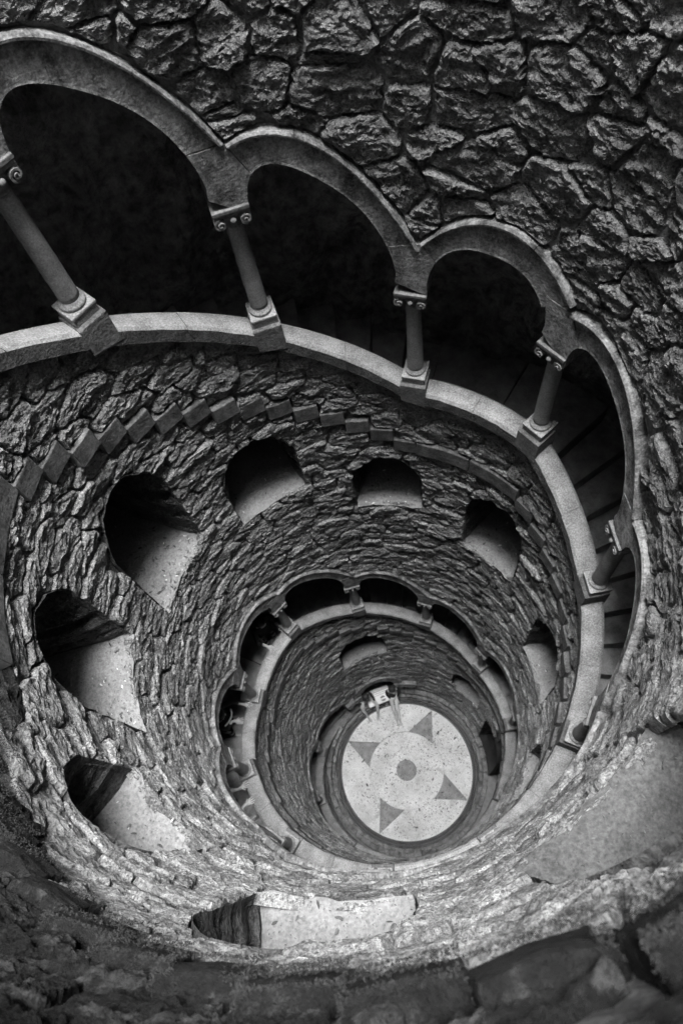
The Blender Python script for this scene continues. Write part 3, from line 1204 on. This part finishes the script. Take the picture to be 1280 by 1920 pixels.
NV = 7
for j in range(NV):
    V, F = [], []
    n = 4
    for k in range(n + 1):
        s = (j + 0.01 + 0.98 * k / n) / NV
        i, e = door_ring((1 - cos(pi * s)) / 2)
        for (u, z), r in ((i, 0.935), (i, 1.08), (e, 1.08), (e, 0.940)):
            V.append(P(u, r, z))
    for k in range(n):
        for i in range(4):
            F.append((k * 4 + i, k * 4 + (i + 1) % 4, k * 4 + 4 + (i + 1) % 4, k * 4 + 4 + i))
    F += [(3, 2, 1, 0), tuple(n * 4 + i for i in range(4))]
    dpart('voussoir', V, F, M_ARCH)
for a, b in ((22.05, 22.46), (23.24, 23.72)):      # lintels carved like capitals over each pair
    V, F = [], []
    n = 6
    for k in range(n + 1):
        u = a + (b - a) * k / n
        for r, z in ((0.922, ZF + 0.41), (1.08, ZF + 0.41), (1.08, ZF + 0.525), (0.922, ZF + 0.525)):
            V.append(P(u, r, z))
    for k in range(n):
        for i in range(4):
            F.append((k * 4 + i, k * 4 + (i + 1) % 4, k * 4 + 4 + (i + 1) % 4, k * 4 + 4 + i))
    F += [(3, 2, 1, 0), tuple(n * 4 + i for i in range(4))]
    dpart('capital_block', V, F, M_ARCH)
    for f in (0.12, 0.37, 0.63, 0.88):             # scrolls under the block
        u = a + (b - a) * f
        V, F = lathe([(0.004, -0.07), (0.022, -0.068), (0.022, 0.06), (0.004, 0.062)], 12)
        base = P(u, 0.985, ZF + 0.40)
        al = th(u)
        V2 = [base + Vector((v[2] * cos(al) - v[1] * sin(al), v[2] * sin(al) + v[1] * cos(al), v[0])) for v in V]
        dpart('volute', V2, F, M_CAP)
    for f in (0.27, 0.73):
        u = a + (b - a) * f
        c = P(u, 0.99, ZF)
        V, F = lathe([(0.030, 0.10), (0.038, 0.105), (0.038, 0.118), (0.029, 0.124), (0.027, 0.38), (0.034, 0.395), (0.036, 0.41)], 16)
        dpart('shaft', [Vector(v) + c for v in V], F, M_COL)
        bm = bmesh.new()
        box_bm(bm, -0.085, 0.06, -0.052, 0.052, -0.04, 0.10, 0.006)
        bmesh.ops.rotate(bm, matrix=Matrix.Rotation(th(u), 3, 'Z'), verts=bm.verts)
        bmesh.ops.translate(bm, vec=c, verts=bm.verts)
        bm.verts.index_update()
        V = [v.co.copy() for v in bm.verts]
        F = [tuple(v.index for v in f_.verts) for f_ in bm.faces]
        bm.free()
        dpart('pedestal', V, F, M_KERB)
# dark passage behind the doorway
V, F = [], []
for r in (1.06, 2.2):
    for u, z in ((22.0, ZF - 0.02), (22.0, ZF + 0.7), (22.6, ZF + 0.95), (23.1, ZF + 0.95), (23.75, ZF + 0.7), (23.75, ZF - 0.02)):
        V.append(P(22.87 + (u - 22.87) / r, r, z))
for i in range(6):
    F.append((i, (i + 1) % 6, 6 + (i + 1) % 6, 6 + i))
F.append((6, 7, 8, 9, 10, 11))
pas = link('passage_wall', mesh('passage_wall', V, F, M_DARKW))
tag(pas, kind='structure')

# ------------------------------------------------------------------ white bench board with a round emblem
bx = Vector((-0.108, 0.905, ZF))
ba = rad(97.5)
bench = empty('low_bench', bx * S, ba - pi / 2)
tag(bench, 'low white bench with thin grooves and a round emblem, between the seated people', 'bench')
bm = bmesh.new()
box_bm(bm, -0.150, 0.150, -0.095, 0.095, 0.150, 0.170, 0.003)
link('seat', from_bm('seat', bm, M_BENCH), bench)
for x in (-0.12, 0.12):
    bm = bmesh.new()
    box_bm(bm, x - 0.012, x + 0.012, -0.080, 0.080, 0.0, 0.1495, 0.002)
    link('leg', from_bm('leg', bm, M_KERB), bench)
for y in (0.055, 0.030, 0.008):
    flat('groove', [(-0.14, y), (0.14, y), (0.14, y + 0.004), (-0.14, y + 0.004)], 0.1695, 0.1712, M_PRINT, bench)
ec = (0.045, -0.047)
for s in (1, -1):
    pts = [(ec[0] + 0.034 * cos(a), ec[1] + 0.034 * sin(a)) for a in [s * rad(14) + s * (pi - rad(28)) * k / 14 for k in range(15)]]
    flat('emblem', pts if s > 0 else pts[::-1], 0.1695, 0.1714, M_PRINT, bench)


# ------------------------------------------------------------------ people
def skin_chain(joints, edges, radii, name, m, sub=2):
    me = bpy.data.meshes.new(name)
    me.from_pydata([tuple(j) for j in joints], edges, [])
    o = bpy.data.objects.new(name, me)
    C.objects.link(o)
    o.modifiers.new('skin', 'SKIN').use_smooth_shade = True
    for i, r in enumerate(radii):
        rr = r if isinstance(r, (tuple, list)) else (r, r)
        me.skin_vertices[0].data[i].radius = rr
    me.skin_vertices[0].data[0].use_root = True
    o.modifiers.new('sub', 'SUBSURF').levels = sub
    dg = bpy.context.evaluated_depsgraph_get()
    ev = o.evaluated_get(dg)
    nm = bpy.data.meshes.new_from_object(ev)
    bpy.data.objects.remove(o)
    nm.materials.clear()
    nm.materials.append(m)
    nm.polygons.foreach_set('use_smooth', [True] * len(nm.polygons))
    return nm


def ball(c, r, m, name, parent, sc=(1, 1, 1)):
    bm = bmesh.new()
    bmesh.ops.create_icosphere(bm, subdivisions=3, radius=r)
    bmesh.ops.scale(bm, vec=sc, verts=bm.verts)
    for v in bm.verts:
        v.co += v.co.normalized() * 0.008 * nz(v.co, 30)
    bmesh.ops.translate(bm, vec=c, verts=bm.verts)
    return link(name, from_bm(name, bm, m, True), parent)


def hand_edges(J, E, R, wrist_i, palm, dirn, side, nrm, r=0.0095):
    """palm vertex and five bent fingers grown from a wrist"""
    p = len(J)
    J.append(palm)
    E.append((wrist_i, p))
    R.append((0.030, 0.016))
    for k, (o, L) in enumerate(((-0.034, 0.062), (-0.012, 0.078), (0.011, 0.082), (0.033, 0.072))):
        a = palm + dirn * 0.045 + side * o
        b = a + dirn * L * 0.5 + side * o * 0.25 + nrm * 0.004
        c = b + dirn * L * 0.45 + side * o * 0.2 - nrm * 0.018
        i = len(J)
        J.extend([a, b, c])
        E.extend([(p, i), (i, i + 1), (i + 1, i + 2)])
        R.extend([r, r * 0.9, r * 0.72])
    a = palm - side * 0.035 + dirn * 0.005
    b = a - side * 0.028 + dirn * 0.030 - nrm * 0.006
    i = len(J)
    J.extend([a, b])
    E.extend([(p, i), (i, i + 1)])
    R.extend([r * 1.1, r * 0.8])


def person(name_label, pelvis, chest, neck, head, arms, legs, clothes, leg_mat, shoes=True, hair_len=0.0, group=None, face=None, slim=1.0):
    """all points in metres; the body is one skinned surface, clothes and hair are children"""
    J = [pelvis, (pelvis + chest) / 2, chest, neck, head]
    E = [(0, 1), (1, 2), (2, 3), (3, 4)]
    R = [0.135, 0.125, 0.14, 0.055, 0.085]
    for sh, el, wr, palm, dirn, side, nrm in arms:
        i = len(J)
        J.extend([sh, el, wr])
        E.extend([(2, i), (i, i + 1), (i + 1, i + 2)])
        R.extend([0.052, 0.040, 0.027])
        hand_edges(J, E, R, i + 2, palm, dirn, side, nrm)
    for hp, kn, an, toe in legs:
        i = len(J)
        J.extend([hp, (hp + kn) / 2, kn, (kn * 2 + an) / 3, an, toe])
        E.extend([(0, i), (i, i + 1), (i + 1, i + 2), (i + 2, i + 3), (i + 3, i + 4), (i + 4, i + 5)])
        R.extend([0.088, 0.076, 0.056, 0.055, 0.036, 0.034])
    R = [(r * slim if not isinstance(r, tuple) and r > 0.03 else r) for r in R]
    body = link('person', skin_chain(J, E, R, 'person', M_SKIN))
    tag(body, name_label, 'person', group)
    # upper garment
    J2 = [pelvis, (pelvis + chest) / 2, chest, chest.lerp(neck, 0.55)]
    E2 = [(0, 1), (1, 2), (2, 3)]
    R2 = [0.150, 0.140, 0.155, 0.075]
    for sh, el, wr, *_ in arms:
        i = len(J2)
        J2.extend([sh, el, el.lerp(wr, 0.8)])
        E2.extend([(2, i), (i, i + 1), (i + 1, i + 2)])
        R2.extend([0.062, 0.050, 0.042])
    R2 = [r * slim for r in R2]
    link('shirt', skin_chain(J2, E2, R2, 'shirt', clothes), body)
    if leg_mat is not None:
        J3, E3, R3 = [pelvis], [], [0.148]
        for hp, kn, an, toe in legs:
            i = len(J3)
            J3.extend([hp, (hp + kn) / 2, kn, an.lerp(kn, 0.18)])
            E3.extend([(0, i), (i, i + 1), (i + 1, i + 2), (i + 2, i + 3)])
            R3.extend([0.088, 0.072, 0.058, 0.046])
        R3 = [r * slim for r in R3]
        link('trousers', skin_chain(J3, E3, R3, 'trousers', leg_mat), body)
    if shoes:
        for hp, kn, an, toe in legs:
            link('shoe', skin_chain([an + Vector((0, 0, -0.03)), an.lerp(toe, .5) + Vector((0, 0, -.02)), toe], [(0, 1), (1, 2)], [0.045, 0.046, 0.036], 'shoe', M_LIGHTC), body)
    up_ = (head - neck).normalized()
    fd = (face or Vector((0, -1, 0))).normalized()
    ball(head + up_ * 0.03 - fd * 0.022, 0.112, M_HAIR, 'hair', body, (1, 1, 1.05))
    if hair_len:
        link('long_hair', skin_chain([head - fd * 0.06, head - fd * 0.10 - up_ * hair_len * .5, head - fd * 0.11 - up_ * hair_len], [(0, 1), (1, 2)], [0.085, 0.075, 0.05], 'long_hair', M_HAIR), body)
    # face: eyes, nose, mouth
    rgt = fd.cross(up_).normalized()
    c = head + fd * 0.075
    for s in (-1, 1):
        ball(c + rgt * 0.032 * s + up_ * 0.012, 0.012, M_BLACK, 'eye', body)
        ball(head + rgt * 0.098 * s, 0.022, M_SKIN, 'ear', body, (.7, .7, 1.2))
    ball(c + fd * 0.022 - up_ * 0.012, 0.014, M_SKIN, 'nose', body, (1, 1, 1.4))
    ball(c + fd * 0.006 - up_ * 0.048, 0.014, M_GREYC, 'mouth', body, (1.5, 1, .5))
    return body


def W(x, y, h):
    return Vector((x * S, y * S, ZF * S + h))


UPV = Vector((0, 0, 1))
rad_in = Vector((0.26, -0.96, 0)).normalized()
# person on the left end of the bench, knees apart, feet together
hp = W(-0.250, 0.915, 0.50)
ch = W(-0.268, 0.905, 0.90)
tang = Vector((0.97, 0.24, 0))
person('seated person in black top, knees apart and feet nearly together on the floor',
       hp, ch, ch + Vector((0.03, -0.06, 0.20)), ch + Vector((0.04, -0.10, 0.33)),
       [(ch + tang * 0.17 + UPV * 0.08, ch + tang * 0.24 - UPV * 0.18 - Vector((0, .10, 0)), W(-0.165, 0.83, 0.60), W(-0.155, 0.805, 0.575), rad_in, tang, UPV),
        (ch - tang * 0.17 + UPV * 0.08, ch - tang * 0.24 - UPV * 0.18 - Vector((0, .10, 0)), W(-0.322, 0.85, 0.60), W(-0.322, 0.825, 0.575), rad_in, -tang, UPV)],
       [(hp + tang * 0.09, W(-0.145, 0.795, 0.52), W(-0.172, 0.690, 0.09), W(-0.195, 0.645, 0.04)),
        (hp - tang * 0.10, W(-0.342, 0.815, 0.52), W(-0.290, 0.695, 0.09), W(-0.262, 0.648, 0.04))],
       M_BLACK, M_GREYC, True, 0.0, 'people sitting at the bottom doorway', rad_in, 0.86)
# person right of the bench, legs stretched out
hp = W(0.066, 0.860, 0.46)
ch = W(0.076, 0.890, 0.88)
fwd2 = Vector((0.0, -1, 0))
person('seated person in black with pale legs stretched straight out over the floor',
       hp, ch, ch + Vector((0, -0.02, 0.21)), ch + Vector((0, -0.05, 0.34)),
       [(ch + Vector((0.17, 0, .08)), ch + Vector((0.19, -.05, -.20)), W(0.112, 0.82, 0.50), W(0.108, 0.795, 0.49), fwd2, Vector((1, 0, 0)), UPV),
        (ch + Vector((-0.17, 0, .08)), ch + Vector((-0.18, -.05, -.20)), W(0.040, 0.82, 0.52), W(0.042, 0.795, 0.50), fwd2, Vector((-1, 0, 0)), UPV)],
       [(hp + Vector((0.075, -.02, 0)), W(0.080, 0.700, 0.40), W(0.074, 0.560, 0.08), W(0.080, 0.515, 0.10)),
        (hp + Vector((-0.07, -.02, 0)), W(0.030, 0.705, 0.40), W(0.044, 0.572, 0.09), W(0.046, 0.520, 0.11))],
       M_BLACK, M_LIGHTC, True, 0.0, 'people sitting at the bottom doorway', fwd2, 0.80)


def stander(label, u, r, hands, clothes, hair=0.25, lean=0.06, scale=1.0):
    """someone standing in the gallery, leaning to the parapet; hands: list of (u, r) on the coping"""
    base = P(u, r, zp(u) + TREAD)
    base.z = tread_z(u) * S
    a = th(u)
    inw = Vector((-cos(a), -sin(a), 0))
    tg = Vector((-sin(a), cos(a), 0))
    hp_ = base + UPV * 0.92 * scale
    ch_ = base + UPV * 1.30 * scale + inw * lean
    nk = base + UPV * 1.50 * scale + inw * lean * 1.5
    hd = base + UPV * 1.62 * scale + inw * (lean * 1.8 + 0.02)
    arms = []
    for s, (hu, hr) in zip((1, -1), hands):
        w_ = P(hu, hr, zp(hu)) + UPV * 0.045
        di = Vector((-cos(th(hu)), -sin(th(hu)), 0))
        sh = ch_ + tg * 0.17 * s + UPV * 0.10
        el = sh.lerp(w_, 0.5) + tg * 0.08 * s - UPV * 0.10 - inw * 0.03
        arms.append((sh, el, w_ - di * 0.05, w_ + di * 0.03 - UPV * 0.018, (di - UPV * 0.05).normalized(), tg * s, UPV))
    legs = []
    for s in (1, -1):
        an = base + tg * 0.11 * s + UPV * 0.08
        legs.append((hp_ + tg * 0.09 * s, base + tg * 0.10 * s + UPV * 0.5 * scale + inw * 0.02, an, an + inw * 0.16 - UPV * 0.035))
    return person(label, hp_, ch_, nk, hd, arms, legs, clothes, M_BLACK, True, hair, 'people leaning on the inner parapet', inw), ch_, inw, tg


stander('person in black with one spread hand on the inner parapet, the other at a column', 10.80, 1.19, [(10.64, 1.055), (10.93, 1.075)], M_BLACK, 0.3)
b2, ch_, inw, tg = stander('person in black wearing a beaded strap, one hand by a column of the inner arcade', 9.70, 1.22, [(9.66, 1.09), (9.88, 1.06)], M_BLACK, 0.35)
V, F = [], []
for k in range(26):                        # beads of the strap, over the shoulder and down to the side
    t = k / 25
    q = ch_ + tg * (0.16 - 0.32 * t) + UPV * (0.19 - 0.30 * t) + inw * (0.165 * sin(pi * (0.25 + 0.5 * t)) + 0.03)
    vv, ff = lathe([(0.002, -0.005), (0.0055, -0.003), (0.0055, 0.003), (0.002, 0.005)], 8)
    b = len(V)
    V += [Vector(v) + q for v in vv]
    F += [tuple(b + i for i in f) for f in ff]
link('bead_strap', mesh('bead_strap', V, F, M_LIGHTC), b2)
stander('person in grey hooded top at the lowest near arch of the inner arcade', 8.72, 1.20, [(8.66, 1.075), (8.86, 1.075)], M_GREYC, 0.0)


# ------------------------------------------------------------------ leaves and litter
def litter(name, n, place, smin, smax, m, seed, curl=0.4):
    rng = random.Random(seed)
    V, F = [], []
    for _ in range(n):
        p = place(rng)
        if p is None:
            continue
        a = rng.uniform(0, 6.28)
        L = rng.uniform(smin, smax)
        w_ = L * rng.uniform(0.25, 0.5)
        d, s = Vector((cos(a), sin(a), 0)), Vector((-sin(a), cos(a), 0))
        h = L * curl * rng.uniform(0, 1)
        b = len(V)
        k_ = rng.uniform(-.18, .18)
        V += [p - d * L * .5 + UPV * (0.003 + h * .4), p - d * L * .22 - s * w_ * .42 + UPV * 0.003, p - d * L * .18 + s * w_ * .46 + UPV * (0.003 + h * .3),
              p + d * L * .14 - s * w_ * (.40 + k_) + UPV * (0.003 + h * .2), p + d * L * .2 + s * w_ * (.34 - k_) + UPV * (0.003 + h * .4), p + d * L * .5 + s * w_ * k_ + UPV * (0.003 + h * .7)]
        F += [(b, b + 1, b + 2), (b + 1, b + 3, b + 4, b + 2), (b + 3, b + 5, b + 4)]
    return tag(link(name, mesh(name, V, F, m)), kind='stuff')


def on_floor(rng):
    r = 0.765 * sqrt(rng.random())
    a = rng.uniform(0, 2 * pi)
    q = Vector((r * cos(a) * S, r * sin(a) * S, ZF * S + 0.002))
    if nz(q, 0.9) + 0.45 * nz(q, 3.0) < rng.uniform(-0.75, 0.45):
        return None
    return q


litter('fallen_leaves', 2000, on_floor, 0.025, 0.065, M_LEAFD, 21)
litter('fallen_leaves', 75, on_floor, 0.07, 0.14, M_LEAFD, 25)
litter('leaf_litter', 11000, on_floor, 0.008, 0.022, M_LEAFD, 22)
litter('leaf_litter', 900, on_floor, 0.008, 0.025, M_LEAFL, 24)


def on_sill(rng, lo=0):
    w = WIN[rng.choice((0, 1, 1, 2, 2, 3, 3, 3, 4, 4, 4, 5, 5, 6, 6, 7, 7, 8, 9, 10, 11))]
    f = rng.uniform(0.04, 0.96)
    r = 0.97 + 0.55 * rng.random() ** 1.4
    uc = (w[0] + w[1]) / 2
    sp = uc + (w[0] + (w[1] - w[0]) * f - uc) * (0.97 / r if r > 1.0 else 1.0)
    return P(sp, r, w[2] + 0.010)


def on_far_sill(rng):
    q = on_sill(rng)
    return q if (q / S - CAM).length > 2.3 else None


litter('fallen_leaves', 700, on_sill, 0.02, 0.065, M_LEAFD, 31)
litter('fallen_leaves', 190, lambda g_: on_far_sill(g_), 0.015, 0.05, M_LEAFL, 32)
litter('leaf_litter', 6000, on_sill, 0.006, 0.02, M_LEAFD, 33)

# moss on the step ends close to the camera
rng = random.Random(5)
V, F = [], []
for _ in range(42000):
    u = rng.uniform(-5.3, -2.2)
    r = 0.952 + 0.03 * rng.random()
    z = tread_z(u) + 0.001 if rng.random() < .75 else tread_z(u) - 0.1 * rng.random()
    if z < tread_z(u):
        r = 0.947
    q = P(u, r, z)
    if nz(q, 2.5) < -0.32:
        continue
    d = Vector((rng.uniform(-1, 1), rng.uniform(-1, 1), rng.uniform(0.2, 1.2))).normalized() * rng.uniform(0.004, 0.013)
    s = Vector((rng.uniform(-1, 1), rng.uniform(-1, 1), 0)).normalized() * 0.003
    b = len(V)
    V += [q - s, q + s, q + d]
    F.append((b, b + 1, b + 2))
tag(link('moss', mesh('moss', V, F, M_MOSS)), kind='stuff')

# ------------------------------------------------------------------ ground round the top of the shaft; an added shell behind the masonry keeps the daylight out
V, F = [], []
for k in range(65):
    a = 2 * pi * k / 64
    for r, z in ((0.985, RIM), (60.0, RIM)):
        V.append((r * cos(a) * S, r * sin(a) * S, z * S))
for k in range(64):
    F.append((k * 2, k * 2 + 1, k * 2 + 3, k * 2 + 2))
tag(link('ground', mesh('ground', V, F, M_EARTH)), kind='structure')
V, F = [], []
for k in range(65):                        # unseen enclosure, added to block stray sky light behind the masonry
    a = 2 * pi * k / 64
    for r, z in ((3.2, RIM - 0.01), (3.2, -8.6), (0.0, -8.6)):
        V.append((r * cos(a) * S, r * sin(a) * S, z * S))
for k in range(64):
    for j in range(2):
        F.append((k * 3 + j, k * 3 + j + 1, k * 3 + j + 4, k * 3 + j + 3))
tag(link('light_block_shell', mesh('light_block_shell', V, F, M_EARTH)), kind='structure')
